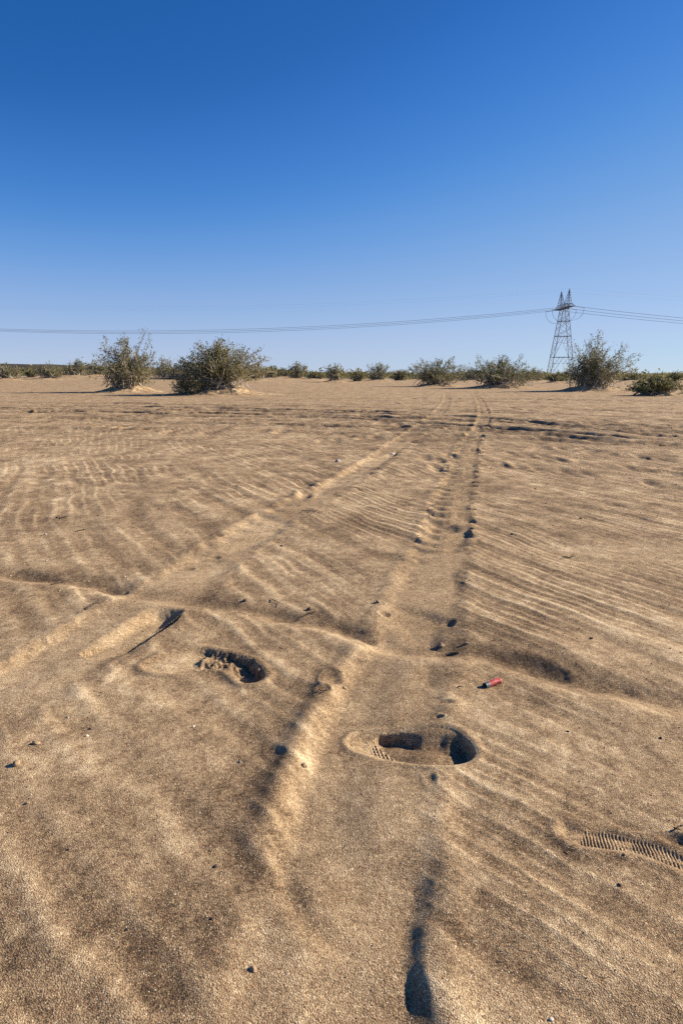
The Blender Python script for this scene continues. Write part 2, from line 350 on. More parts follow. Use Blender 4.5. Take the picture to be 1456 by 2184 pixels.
    # deep boot hollow with tread left at its toe
    m, di, x, y, u, v = outline(X, Y, PRINT_B, .12)
    k_ = sst(-.05, .0, di); z[m] = z[m] * (1 - k_) + (z0[m] - .017 * sst(.75, .25, u) - .004) * k_
    spl = (y - np.interp(x, [p[0] for p in SPLIT_B], [p[1] for p in SPLIT_B]))      # beyond the ridge = bowl
    spl = np.where(x > SPLIT_B[-1][0], .05, spl)
    bowl = sst(-.004, .010, spl) * sst(SPLIT_B[0][0] - .01, SPLIT_B[0][0] + .03, x)
    vf = sst(-.025, .02, v)
    ww = .030 - .018 * sst(.78, .92, u) - .016 * sst(.18, .22, u) * sst(.50, .36, u) * vf + .045 * sst(.42, .60, u) * vf * sst(.96, .76, u)
    ins = sst(-.001, 1, np.clip(di, 0, 1) / ww)
    bars = .0030 * np.sin(2 * math.pi * (u * .307 + v * .42) / .0095) * (.6 + .4 * np.sin(2 * math.pi * (v * 1.0 - .25 * u * .307) / .013)) * sst(.16, .22, u) * sst(.004, .012, di)
    fl = (1 - bowl) * (.008 + .008 * sst(.0, .4, u) + bars) + bowl * (.021 + .010 * sst(.55, .95, u) + .004 * pn(x * 16, y * 16, 96) + .10 * np.clip(v, -.06, .06))
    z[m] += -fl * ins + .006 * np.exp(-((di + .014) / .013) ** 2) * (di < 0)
    tone[m] += .25 * ins * (1 - bowl) - .24 * ins * bowl + .16 * np.exp(-((di + .006) / .008) ** 2) - .16 * np.exp(-((di + .045) / .02) ** 2) * (v < 0) * sst(.7, .4, u)  # lit tread, shaded bowl and bright rim painted into the tone
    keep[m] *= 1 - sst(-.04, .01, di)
    # faint boot print with bar tread at the right edge
    m, di, x, y, u, v = outline(X, Y, PRINT_C, .12)
    k_ = sst(-.035, .0, di); z[m] = z[m] * (1 - k_) + z0[m] * k_
    ins = sst(0, .014, di); L_ = .34
    bm_ = sst(.14, .2, u) * (1 - .9 * np.exp(-((u - .50) / .02) ** 2)) * sst(.92, .8, u)
    bars = .0017 * np.sin(2 * math.pi * (u * L_ + v * .30 + .0015 * pn(x * 40, y * 40, 68)) / .0088) * bm_ * sst(.003, .010, di) * (.7 + .5 * pn(x * 30, y * 30, 66))
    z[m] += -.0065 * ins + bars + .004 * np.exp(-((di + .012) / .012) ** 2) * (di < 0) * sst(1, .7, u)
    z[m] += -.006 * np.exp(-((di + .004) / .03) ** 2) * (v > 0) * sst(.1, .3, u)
    tone[m] = tone[m] * (1 - .8 * ins) + .8 * ins * (.60 + .1 * pn(x * 20, y * 20, 67)) - .26 * np.exp(-((di + .030) / .018) ** 2) * (v < 0) * (di < 0) * sst(.9, .6, u) - .22 * np.exp(-((di + .02) / .02) ** 2) * (v > 0) * (di < 0)  # floor tone, with shade painted on the slopes round the print
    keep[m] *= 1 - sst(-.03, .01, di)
    # hollows in the wheel tracks: soft on the left, a steep slumped wall on the right
    for P, dep, wr_, tn_ in SCOOPS:
        m, di, x, y, u, v = outline(X, Y, P, .08)
        dn = di + .006 * pn(x * 12, y * 12, 83) + .002 * pn(x * 50, y * 50, 84)
        ww = .085 - (.085 - 1.1 * wr_) * sst(.76, .94, u) * sst(.07, .01, v)
        if wr_ < .01: ww = np.where(v < 0, .012, .075)
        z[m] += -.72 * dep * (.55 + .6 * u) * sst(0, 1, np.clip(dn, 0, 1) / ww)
        tone[m] += tn_ * sst(0, .04, dn)  # low values paint the shade of the scoop walls into the tone
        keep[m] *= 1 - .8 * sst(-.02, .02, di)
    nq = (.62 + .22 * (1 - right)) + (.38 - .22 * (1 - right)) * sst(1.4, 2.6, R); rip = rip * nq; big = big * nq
    z += keep * (rip + big)
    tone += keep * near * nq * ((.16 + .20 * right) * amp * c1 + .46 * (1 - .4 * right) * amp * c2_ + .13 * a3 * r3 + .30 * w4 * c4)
    # sand heaped round the bushes
    for (cx, cy, r, h) in MOUNDS:
        m = (np.abs(X - cx) < r * 3) & (np.abs(Y - cy) < r * 3)
        if m.any():
            x, y = X[m], Y[m]
            e = np.hypot((x - cx) / r, (y - cy) / (r * .8)) + .25 * pn(x * .9, y * .9, 98)
            tone[m] += .25 * np.exp(-e ** 2); z[m] += 1.35 * h * np.exp(-e ** 2 * 1.3) * (1 + .25 * pn(x * 2.2, y * 2.2, 97) + .12 * pn(x * 6, y * 6, 99))
    for (cx, cy, r, h) in FARM:
        m = (np.abs(X - cx) < r * 3) & (np.abs(Y - cy) < r * 3)
        if m.any():
            e = np.hypot(X[m] - cx, Y[m] - cy) / r
            z[m] += h * np.exp(-e ** 2)
    return z, np.clip(tone, 0, 1)

FAR = [  # smaller shrubs beyond: centre px, base y, half width px, height px
    (18, 802, 36, 26), (104, 801, 32, 25), (68, 792, 16, 12), (166, 803, 34, 27), (150, 790, 34, 14), (206, 801, 26, 24), (350, 806, 40, 34), (395, 803, 30, 28),
    (578, 806, 28, 20), (634, 808, 26, 26), (604, 805, 22, 14), (715, 810, 31, 30), (763, 811, 20, 18), (806, 812, 29, 29), (852, 811, 22, 18), (1140, 815, 26, 20), (1185, 812, 24, 14),
    (1440, 812, 24, 14), (1345, 812, 36, 12), (672, 806, 22, 12), (1000, 812, 34, 16), (548, 806, 24, 22)]
FARM = []; n_far = 0
FP = []
for (cx, yb, hw, h) in FAR:
    yy = max(yb, 804.5)
    x, y = G(cx, yy); y = min(y, 72.0 + (n_far * 37 % 31)); n_far += 1; x = (cx - 728) / F * y * math.cos(PITCH)
    s_ = y / F
    zb = CAMH - (yb - 800) * s_                            # where the base must lie to show there
    FP.append((x, y, s_, hw, h, zb))
    FARM.append((x, y - hw * s_ * .3, hw * s_ * .9, .28))

def h1(x, y):
    z, t = height(np.array([float(x)]), np.array([float(y)]))
    return float(z[0])

# ------------------------------------------------------------------ mesh + object helpers
def mesh_np(name, V, Fa, n, mat=None, smooth=False):
    me = bpy.data.meshes.new(name)
    V = np.ascontiguousarray(V, dtype=np.float32); Fa = np.ascontiguousarray(Fa, dtype=np.int32).reshape(-1, n)
    me.vertices.add(len(V)); me.vertices.foreach_set('co', V.ravel())
    me.loops.add(Fa.size); me.loops.foreach_set('vertex_index', Fa.ravel())
    me.polygons.add(len(Fa)); me.polygons.foreach_set('loop_start', np.arange(0, Fa.size, n, dtype=np.int32))
    me.update(calc_edges=True)
    if smooth: me.polygons.foreach_set('use_smooth', np.ones(len(Fa), dtype=bool))
    if mat: me.materials.append(mat)
    me.validate()
    return me
def link(name, me, parent=None):
    o = bpy.data.objects.new(name, me); col.objects.link(o)
    if parent: o.parent = parent
    return o
def tag(o, label=None, cat=None, group=None, kind=None):
    if label: o['label'] = label
    if cat: o['category'] = cat
    if group: o['group'] = group
    if kind: o['kind'] = kind
    return o
def empty(name, loc, rz=0):
    o = bpy.data.objects.new(name, None); col.objects.link(o); o.location = loc; o.rotation_euler = (0, 0, rz); o.empty_display_size = .1
    return o
class MB:
    def __init__(s): s.v = []; s.f = []
    def poly(s, vs, fs):
        n = len(s.v); s.v += [tuple(v) for v in vs]; s.f += [tuple(i + n for i in f) for f in fs]
    def tube(s, pts, rad, n=6, cap=True):
        pts = [Vector(p) for p in pts]
        if not hasattr(rad, '__len__'): rad = [rad] * len(pts)
        vs = []; fs = []
        for i, p in enumerate(pts):
            d = (pts[min(i + 1, len(pts) - 1)] - pts[max(i - 1, 0)]).normalized()
            a = d.cross(Vector((0, 0, 1)) if abs(d.z) < .9 else Vector((1, 0, 0))).normalized(); b = d.cross(a)
            for k in range(n):
                t = 2 * math.pi * k / n
                vs.append(p + (a * math.cos(t) + b * math.sin(t)) * rad[i])
        for i in range(len(pts) - 1):
            for k in range(n):
                fs.append((i * n + k, i * n + (k + 1) % n, (i + 1) * n + (k + 1) % n, (i + 1) * n + k))
        if cap:
            fs.append(tuple(range(n))[::-1]); fs.append(tuple(range((len(pts) - 1) * n, len(pts) * n)))
        s.poly(vs, fs)
    def build(s, name, mat, parent=None, smooth=False):
        me = bpy.data.meshes.new(name); me.from_pydata(s.v, [], s.f); me.update()
        if smooth: me.polygons.foreach_set('use_smooth', [True] * len(me.polygons))
        me.materials.append(mat)
        return link(name, me, parent)

def mat(name, color, rough=.8, spec=.3, metal=0):
    m = bpy.data.materials.new(name); m.use_nodes = True
    b = m.node_tree.nodes['Principled BSDF']
    b.inputs['Base Color'].default_value = (*color, 1); b.inputs['Roughness'].default_value = rough
    b.inputs['Specular IOR Level'].default_value = spec; b.inputs['Metallic'].default_value = metal
    return m
def noisy(name, c1, c2, scale, rough=.85, spec=.25, detail=4, metal=0, coord='Object'):
    m = mat(name, c1, rough, spec, metal); t = m.node_tree; b = t.nodes['Principled BSDF']
    tc = t.nodes.new('ShaderNodeTexCoord'); n = t.nodes.new('ShaderNodeTexNoise'); n.inputs['Scale'].default_value = scale; n.inputs['Detail'].default_value = detail
    r = t.nodes.new('ShaderNodeValToRGB'); r.color_ramp.elements[0].position = .35; r.color_ramp.elements[1].position = .65
    r.color_ramp.elements[0].color = (*c1, 1); r.color_ramp.elements[1].color = (*c2, 1)
    t.links.new(tc.outputs[coord], n.inputs['Vector']); t.links.new(n.outputs['Fac'], r.inputs[0]); t.links.new(r.outputs[0], b.inputs['Base Color'])
    return m

# ------------------------------------------------------------------ sand material
def sand_material():
    m = bpy.data.materials.new('sand'); m.use_nodes = True; t = m.node_tree; N = t.nodes; L = t.links
    b = N['Principled BSDF']; b.inputs['Roughness'].default_value = .95; b.inputs['Specular IOR Level'].default_value = .12
    geo = N.new('ShaderNodeNewGeometry')
    at = N.new('ShaderNodeAttribute'); at.attribute_name = 'tone'
    def noise(scale, det, rough=.5):
        n = N.new('ShaderNodeTexNoise'); n.inputs['Scale'].default_value = scale; n.inputs['Detail'].default_value = det; n.inputs['Roughness'].default_value = rough
        L.new(geo.outputs['Position'], n.inputs['Vector']); return n.outputs['Fac']
    def vor(scale):
        n = N.new('ShaderNodeTexVoronoi'); n.inputs['Scale'].default_value = scale; L.new(geo.outputs['Position'], n.inputs['Vector']); return n
    def math_(op, a, b_=None, c=None):
        n = N.new('ShaderNodeMath'); n.operation = op
        for i, q in enumerate((a, b_, c)):
            if q is None: continue
            if isinstance(q, (int, float)): n.inputs[i].default_value = q
            else: L.new(q, n.inputs[i])
        return n.outputs[0]
    # grains: every cell its own brightness and tint
    v1 = vor(680); v2 = vor(360)
    sep1 = N.new('ShaderNodeSeparateColor'); L.new(v1.outputs['Color'], sep1.inputs[0])
    sep2 = N.new('ShaderNodeSeparateColor'); L.new(v2.outputs['Color'], sep2.inputs[0])
    g = math_('MULTIPLY_ADD', sep1.outputs[0], .50, 0)
    g = math_('MULTIPLY_ADD', sep2.outputs[0], .34, g)
    nn = noise(95, 3, .7)
    g = math_('MULTIPLY_ADD', nn, 1.0, g)
    g = math_('SUBTRACT', g, .92)                       # about -0.5 .. 0.5
    n2 = noise(22, 4, .65)
    big = math_('MULTIPLY_ADD', n2, .8, -.40)
    n3 = noise(1.3, 4, .6)
    big = math_('ADD', big, math_('MULTIPLY_ADD', n3, .5, -.25))
    # low tone is coarse dark trough grain plus painted shade: lower mean, wider spread
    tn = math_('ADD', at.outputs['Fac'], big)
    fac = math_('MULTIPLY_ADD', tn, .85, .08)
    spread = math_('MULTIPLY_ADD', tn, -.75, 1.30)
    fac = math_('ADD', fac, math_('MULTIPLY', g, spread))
    r = N.new('ShaderNodeValToRGB'); e = r.color_ramp.elements
    e[0].position = 0; e[0].color = (.075, .048, .030, 1)
    e[1].position = 1; e[1].color = (.72, .56, .35, 1)
    for p, c in ((.25, (.176, .116, .067)), (.5, (.310, .211, .121)), (.75, (.455, .323, .188))):
        x = e.new(p); x.color = (*c, 1)
    L.new(fac, r.inputs[0])
    # odd reddish and pale grains
    odd = math_('GREATER_THAN', sep2.outputs[1], .96)
    mx = N.new('ShaderNodeMix'); mx.data_type = 'RGBA'; mx.inputs[7].default_value = (.24, .125, .07, 1)
    L.new(odd, mx.inputs[0]); L.new(r.outputs[0], mx.inputs[6])
    odd2 = math_('GREATER_THAN', sep1.outputs[2], .993)
    mx2 = N.new('ShaderNodeMix'); mx2.data_type = 'RGBA'; mx2.inputs[7].default_value = (.75, .68, .55, 1)
    L.new(odd2, mx2.inputs[0]); L.new(mx.outputs[2], mx2.inputs[6])
    L.new(mx2.outputs[2], b.inputs['Base Color'])
    # relief of the grains
    hgt = math_('MULTIPLY_ADD', v2.outputs['Distance'], -1.1, 0)
    hgt = math_('ADD', hgt, math_('MULTIPLY', v1.outputs['Distance'], -.5))
    hgt = math_('ADD', hgt, math_('MULTIPLY', sep2.outputs[2], .45))
    hgt = math_('ADD', hgt, math_('MULTIPLY', nn, 1.1))
    hgt = math_('ADD', hgt, math_('MULTIPLY', n2, 2.2))
    bp = N.new('ShaderNodeBump'); bp.inputs['Distance'].default_value = .0016; bp.inputs['Strength'].default_value = 1.0
    L.new(hgt, bp.inputs['Height']); L.new(bp.outputs[0], b.inputs['Normal'])
    return m
SAND = sand_material()

# ------------------------------------------------------------------ ground: one sheet, finest where we stand, out to the horizon
def rows():
    r = .05; out = [0.0]; 
    while r < 9000:
        out.append(r)
        phi = math.atan(CAMH / r)
        dphi = math.radians(.047)
        dr = dphi * (r * r + CAMH * CAMH) / CAMH
        if r < .62: dr = .03
        elif r < 46: dr = min(dr, .048)
        elif r < 80: dr = .4
        else: dr = r * .03
        r += dr
    return np.array(out)
def cols():
    a = [math.radians(x) for x in np.arange(-30, 30.01, .055)]
    step = .055; x = 30
    right = []
    while x < 178:
        step = min(step * 1.12, 4); x += step; right.append(math.radians(min(x, 180)))
    if right[-1] < math.pi - .001: right.append(math.pi)
    left = [-q for q in right if q < math.pi - 1e-6][::-1]
    return np.array(left + a + right[:])
rr = rows(); aa = cols()
Rg, Ag = np.meshgrid(rr[1:], aa, indexing='ij')
X = (Rg * np.sin(Ag)).ravel(); Y = (Rg * np.cos(Ag)).ravel()
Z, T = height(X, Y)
nr, nc = Rg.shape
i = np.arange(nr - 1)[:, None]; j = np.arange(nc)[None, :]
j2 = (j + 1) % nc
quads = np.stack([i * nc + j, i * nc + j2, (i + 1) * nc + j2, (i + 1) * nc + j], -1).reshape(-1, 4)[:, ::-1]
V = np.stack([X, Y, Z], -1)
me = bpy.data.meshes.new('ground')
me.vertices.add(len(V)); me.vertices.foreach_set('co', V.astype(np.float32).ravel())
me.loops.add(quads.size); me.loops.foreach_set('vertex_index', quads.astype(np.int32).ravel())
me.polygons.add(len(quads)); me.polygons.foreach_set('loop_start', np.arange(0, quads.size, 4, dtype=np.int32))
me.update(calc_edges=True)
me.polygons.foreach_set('use_smooth', np.ones(len(quads), dtype=bool))
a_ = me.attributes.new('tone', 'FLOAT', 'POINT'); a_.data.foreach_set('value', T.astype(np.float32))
me.materials.append(SAND)
ground = tag(link('ground', me), kind='structure')
print('ground', nr, nc, len(V))

# ------------------------------------------------------------------ creosote bushes
def leaf_material(name, stops):
    m = mat(name, (.1, .1, .04), .6, .3); t = m.node_tree; b = t.nodes['Principled BSDF']
    at = t.nodes.new('ShaderNodeAttribute'); at.attribute_name = 'hue'
    r = t.nodes.new('ShaderNodeValToRGB'); e = r.color_ramp.elements
    e[0].position = 0; e[0].color = (*stops[0], 1); e[1].position = 1; e[1].color = (*stops[-1], 1)
    for k, c in enumerate(stops[1:-1]):
        q = e.new((k + 1) / (len(stops) - 1)); q.color = (*c, 1)
    t.links.new(at.outputs['Fac'], r.inputs[0]); t.links.new(r.outputs[0], b.inputs['Base Color'])
    tr = t.nodes.new('ShaderNodeBsdfTranslucent'); mx = t.nodes.new('ShaderNodeMixShader'); mx.inputs[0].default_value = .35
    t.links.new(r.outputs[0], tr.inputs[0]); t.links.new(b.outputs[0], mx.inputs[1]); t.links.new(tr.outputs[0], mx.inputs[2])
    t.links.new(mx.outputs[0], t.nodes['Material Output'].inputs[0])
    return m
LEAF = leaf_material('creosote_leaf', [(.070, .082, .032), (.130, .135, .050), (.20, .185, .068), (.31, .25, .10)])
STEM = noisy('grey_stem', (.26, .22, .17), (.52, .46, .37), 3, .9)

def tubes_np(lines, n=3):
    Vs = []; Fs = []; off = 0
    for P, rad in lines:
        k = len(P); d = np.gradient(P, axis=0); d /= np.linalg.norm(d, axis=1, keepdims=True) + 1e-9
        ref = np.array([.31, .2, .93]); a = np.cross(d, ref); a /= np.linalg.norm(a, axis=1, keepdims=True) + 1e-9; b = np.cross(d, a)
        ang = np.arange(n) * 2 * math.pi / n
        ring = P[:, None, :] + rad[:, None, None] * (a[:, None, :] * np.cos(ang)[None, :, None] + b[:, None, :] * np.sin(ang)[None, :, None])
        Vs.append(ring.reshape(-1, 3))
        ii = np.arange(k - 1)[:, None] * n; jj = np.arange(n)[None, :]; j2 = (jj + 1) % n
        Fs.append((np.stack([ii + jj, ii + j2, ii + n + j2, ii + n + jj], -1).reshape(-1, 4)) + off); off += k * n
    return np.vstack(Vs), np.vstack(Fs)

def make_bush(name, label, loc, wl, wr, dpt, H, seed, lv=.30, nst=60, ntw=7, nlf=16, leaf=.05, group=None, density=1.0, spikes=(), cat='bush', skew=0, yellow=.0, hue0=.0, deadbase=1):
    rs = np.random.RandomState(seed)
    root = empty(name, loc); tag(root, label, cat, group)
    lines = []; lp = []; lh = []
    def crown(az, f):
        # reach of the crown along azimuth az
        w_ = wr if math.cos(az) > 0 else wl
        return np.array([math.cos(az) * w_, math.sin(az) * dpt])
    lump = rs.rand(16) * lv + 1.08 - lv
    for k in range(nst):
        az = rs.rand() * 2 * math.pi
        el = rs.rand() ** .95                                # 0 = lies low, 1 = upright
        lf = np.interp((az / (2 * math.pi) * 12 + el * 4) % 16, range(16), lump)
        ce, se = math.cos(el * math.pi / 2), math.sin(el * math.pi / 2)
        r2 = crown(az, 1)
        tip = np.array([r2[0] * ce, r2[1] * ce, 0]) * lf * (.8 + .25 * rs.rand())
        tip[2] = H * (se * .88 + .12) * lf * (.80 + .24 * rs.rand())
        tip[0] += skew * H * el
        base = np.array([rs.normal() * .20 * (wl + wr) / 2, rs.normal() * .2 * dpt, -.1])
        n = 7; t = np.linspace(0, 1, n)[:, None]
        ctrl = base * .55 + tip * .45 + np.array([0, 0, (.02 + .22 * rs.rand()) * H * (1 if el < .6 else 0)])
        ctrl[:2] += rs.normal(size=2) * .09 * H
        P = (1 - t) ** 2 * base + 2 * t * (1 - t) * ctrl + t * t * tip
        P[1:] += rs.normal(size=(n - 1, 3)) * .022 * H
        s0 = leaf * (.30 + .50 * rs.rand() ** 2)
        lines.append((P, np.linspace(s0, s0 * .25, n)))
        for q in range(ntw):
            u = .22 + .78 * rs.rand(); b0 = P[min(int(u * (n - 1)), n - 2)] * (1 - (u * (n - 1)) % 1) + P[min(int(u * (n - 1)) + 1, n - 1)] * ((u * (n - 1)) % 1)
            out = b0 - np.array([0, 0, H * .15]); out /= np.linalg.norm(out) + 1e-6
            dr = out * .6 + rs.normal(size=3) * .55 + np.array([0, 0, .35]); dr /= np.linalg.norm(dr)
            ln = H * (.10 + .15 * rs.rand())
            m_ = 4; tt = np.linspace(0, 1, m_)[:, None]
            Q = b0 + dr * ln * tt + rs.normal(size=(m_, 3)) * .010 * H; Q[0] = b0
            low = (b0[2] < .28 * H)
            lines.append((Q, np.linspace(s0 * .38, s0 * .14, m_)))
            cnt = int(nlf * density * (.3 if (low and rs.rand() < .4 * deadbase) else 1) * (.5 + rs.rand()))
            if cnt:
                uu = rs.rand(cnt)[:, None] ** .7
                idx = b0 + dr * ln * (uu * 1.15) + rs.normal(size=(cnt, 3)) * (.010 * H + leaf * .4)
                lp.append(idx)
                hv = .42 + hue0 + .22 * rs.normal() + .12 * rs.normal(size=cnt)
                hv += yellow * np.clip(idx[:, 0] / wr, -.2, 1)
                lh.append(hv)
    for (sx, sz, n_) in spikes:                              # long wands standing out of the crown
        for q in range(n_):
            base = np.array([sx * .25, 0, .3 * H]); tip = np.array([sx + rs.normal() * .05 * H, rs.normal() * .05 * H, sz * (.93 + .1 * rs.rand())])
            t = np.linspace(0, 1, 8)[:, None]; P = base + (tip - base) * t; P[:, 0] += .07 * H * np.sin(t[:, 0] * 3) * rs.normal(); P[1:] += rs.normal(size=(7, 3)) * .012 * H
            lines.append((P, np.linspace(leaf * .3, leaf * .10, 8)))
            cnt = int(26 * density * nlf / 12); uu = .5 + .5 * rs.rand(cnt); ix = np.clip((uu * 7).astype(int), 0, 6)
            lp.append(P[ix] + (P[ix + 1] - P[ix]) * rs.rand(cnt)[:, None] + rs.normal(size=(cnt, 3)) * .03 * H); lh.append(.35 + .15 * rs.normal(size=cnt))
    Vt, Ft = tubes_np(lines)
    link('stems', mesh_np('stems', Vt, Ft, 4, STEM), root)
    C = np.vstack(lp); hv = np.concatenate(lh)
    keep = C[:, 2] > -.02 * H; C = C[keep]; hv = hv[keep]; n = len(C)
    a = rs.normal(size=(n, 3)); a /= np.linalg.norm(a, axis=1, keepdims=True)
    b = np.cross(a, rs.normal(size=(n, 3))); b /= np.linalg.norm(b, axis=1, keepdims=True) + 1e-9
    sz = leaf * (.45 + .75 * rs.rand(n))[:, None]
    # a leaf sprig: two blades that meet at an angle
    c = np.cross(a, b)
    P0 = C; P1 = C + a * sz + b * sz * .45; P2 = C + a * sz * 1.7; P3 = C + a * sz - b * sz * .45 + c * sz * .4
    Vl = np.stack([P0, P1, P2, P3], 1).reshape(-1, 3); ix = np.arange(n)[:, None] * 4
    Fl = np.stack([ix, ix + 1, ix + 2, ix, ix + 2, ix + 3], -1).reshape(-1, 3)
    ml = mesh_np('foliage', Vl, Fl, 3, LEAF)
    at = ml.attributes.new('hue', 'FLOAT', 'POINT'); at.data.foreach_set('value', np.repeat(np.clip(hv, 0, 1), 4).astype(np.float32))
    link('foliage', ml, root)
    return root

BL = {'b1': 'tall open creosote bush with a long wand on top, left of the rounder bush',
      'b2': 'big rounded grey green bush with bare pale stems on a sand mound',
      'b3': 'rounded olive bush left of the wide dark bush, on a sand hummock',
      'b4': 'wide dark green bush in the middle of three, left of the lattice tower',
      'b5': 'tall wispy bush growing in front of the foot of the lattice tower',
      'b6': 'low brown dry bush furthest to the right on bare sand'}
PAR = {'b1': dict(nst=110, ntw=8, nlf=11, density=1, spikes=(), seed=11, yellow=.25), 'b2': dict(nst=150, ntw=9, nlf=11, seed=12, yellow=.35),
       'b3': dict(hue0=-.10, nst=95, ntw=9, nlf=13, seed=13, yellow=.2), 'b4': dict(nst=120, ntw=9, nlf=12, hue0=-.2, seed=14, yellow=.1),
       'b5': dict(nst=120, ntw=8, nlf=11, density=.9, seed=15, yellow=.2), 'b6': dict(nst=110, ntw=8, nlf=12, seed=16, density=.8)}
for b_ in BUSHES:
    s_ = b_['s']; x, y = b_['p']; k = b_['k']; p = dict(PAR[k]); p['lv'] = {'b1': .50, 'b5': .50, 'b2': .24, 'b3': .36, 'b4': .36, 'b6': .3}[k]
    H_ = b_['h'] * s_; wk = 1.45 if k in ('b3', 'b4', 'b6') else 1.22; wl = b_['l'] * s_ * wk; wr = b_['r'] * s_ * wk
    body = H_ * {'b1': .76, 'b5': .72, 'b2': .80, 'b3': .70, 'b4': .74, 'b6': .82}[k]
    if k == 'b1': p['spikes'] = ((wr * .62, H_ * .92, 5), (-wl * .62, H_ * .76, 4), (wr * .1, H_ * .78, 3)); p['skew'] = .03
    if k == 'b5': p['spikes'] = ((wl * .05, H_ * .93, 7), (-wl * .45, H_ * .72, 4), (wr * .95, H_ * .55, 4), (wr * .6, H_ * .70, 4), (-wl*.2, H_*.8, 3))
    if k == 'b2': p['spikes'] = ((-wl * .35, H_ * .80, 5), (wr * .75, H_ * .72, 4), (wl * .1, H_ * .86, 4))
    if k in ('b3', 'b4'): p['spikes'] = ((-wl * .4, H_ * .78, 4), (wr * .4, H_ * .78, 4))
    zb = h1(x, y) - .05
    make_bush('creosote_bush', BL[k], (x, y, zb), wl, wr, (wl + wr) * .42, body, leaf=.055, group='large bushes on the sand flat', **p)
# the low skirt of dark twigs on the left of the rounder bush
x, y = G(400, 840); x *= .95; y *= .95
make_bush('creosote_bush', 'low dark twiggy bush at the left foot of the big rounded bush', (x, y, h1(x, y) - .05), 1.0, 1.3, .9, 1.05, 31, nst=55, ntw=7, nlf=8, leaf=.05, group='large bushes on the sand flat')
x, y = G(375, 818)
make_bush('creosote_bush', 'low olive bush filling the gap between the two tall bushes at left', (x, y, h1(x, y) - .05), 1.7, 2.2, 1.2, 1.35, 32, nst=60, ntw=6, nlf=8, leaf=.07, group='large bushes on the sand flat', yellow=.3)

FL = ['small olive shrub at the left edge of the picture', 'olive shrub second from the left edge', 'tiny brown shrub behind the gap at far left', 'dark based shrub just left of the tall open bush',
      'pale shrub top behind the small shrubs at left', 'shrub half hidden behind the tall open bush at left', 'olive shrub in the gap between the two tall left bushes', 'low shrub behind the big rounded bush on its left side',
      'low green shrub just right of the big rounded bush', 'dark round shrub alone right of the big rounded bush', 'faint low shrub between the rounded bush and the lone round shrub', 'dark shrub left of centre on the horizon',
      'low pale shrub between the two dark mid horizon shrubs', 'dark round shrub right of centre on the horizon', 'low shrub touching the left side of the rounded olive bush', 'shrub to the right of the wide dark bush',
      'low shrub left of the tower foot', 'low green shrub behind the dry brown bush at right', 'low strip of shrub between tower bush and dry brown bush', 'tiny shrub left of the dark mid horizon shrubs',
      'low shrub between the rounded olive bush and the wide dark bush', 'green shrub peeping out right behind the big rounded bush']
for n_, (x, y, s_, hw, h, zb) in enumerate(FP):
    make_bush('desert_shrub', FL[n_], (x, y, h1(x, y) - .05), hw * s_ * 1.3, hw * s_ * 1.3, hw * s_ * .8, h * s_ * 1.18, 100 + n_, nst=55, ntw=5, nlf=7, leaf=.055 * max(1, s_ / .035), group='small shrubs near the horizon', yellow=.25, density=1.1)

# far scrub that reads as one mass
rs = np.random.RandomState(77)
cl = []
n = 12000
yy = np.exp(rs.uniform(math.log(125), math.log(4500), n)); xx = yy * rs.uniform(-.8, .8, n)
hz, _ = height(xx, yy)
Vs = []; hs = []
for kx, ky, kz in zip(xx, yy, hz):
    k = 14; hh = rs.uniform(.7, 1.9); ww = rs.uniform(1, 2.6)
    c = rs.normal(size=(k, 3)) * np.array([ww * .5, ww * .5, hh * .25]) + np.array([kx, ky, kz + hh * .42])
    a = rs.uniform(-1, 1, size=(k, 3)); b = rs.uniform(-1, 1, size=(k, 3)); sz = .75 * hh
    Vs.append(np.stack([c, c + a * sz * .5, c + b * sz * .5], 1).reshape(-1, 3)); hs.append(np.repeat(np.clip(rs.normal(.5, .2) + rs.normal(size=k) * .1, 0, 1), 3))
Vs = np.vstack(Vs)
mf = mesh_np('far_scrub', Vs, np.arange(len(Vs)).reshape(-1, 3), 3, LEAF)
at = mf.attributes.new('hue', 'FLOAT', 'POINT'); at.data.foreach_set('value', np.concatenate(hs)[:len(mf.vertices)].astype(np.float32))
tag(link('far_scrub', mf), 'thin band of far olive scrub along the horizon', 'scrub', kind='stuff')

# ------------------------------------------------------------------ dark embankment on the left, low hills far off
DARK = noisy('dark_gravel', (.016, .014, .013), (.035, .030, .026), .5, .95)
A = np.array([-130.0, -90.0]); B = np.array([74.0 + 168 * .6, 1504.0 + 1316 * .6])
d = (B - A) / np.linalg.norm(B - A); nrm = np.array([d[1], -d[0]])
N_ = 260; ts = np.linspace(0, 1, N_) ** 1.6
V = []; Fq = []
prof = [(-9, -1), (-3.2, 3.75), (-2.6, 4.0), (2.6, 4.0), (3.2, 3.75), (9, -1)]
rs = np.random.RandomState(3)
for i_, t in enumerate(ts):
    c = A + (B - A) * t; wob = rs.normal() * .05
    for (o_, hh) in prof:
        p = c + nrm * (o_ + rs.normal() * .12); V.append((p[0], p[1], hh + (wob + rs.normal() * .06 if hh > 0 else 0)))
for i_ in range(N_ - 1):
    for k in range(5):
        a = i_ * 6 + k; Fq.append((a, a + 6, a + 7, a + 1))
tag(link('embankment', mesh_np('embankment', V, Fq, 4, DARK)), 'long dark embankment running to the horizon at left', 'embankment', kind='structure')

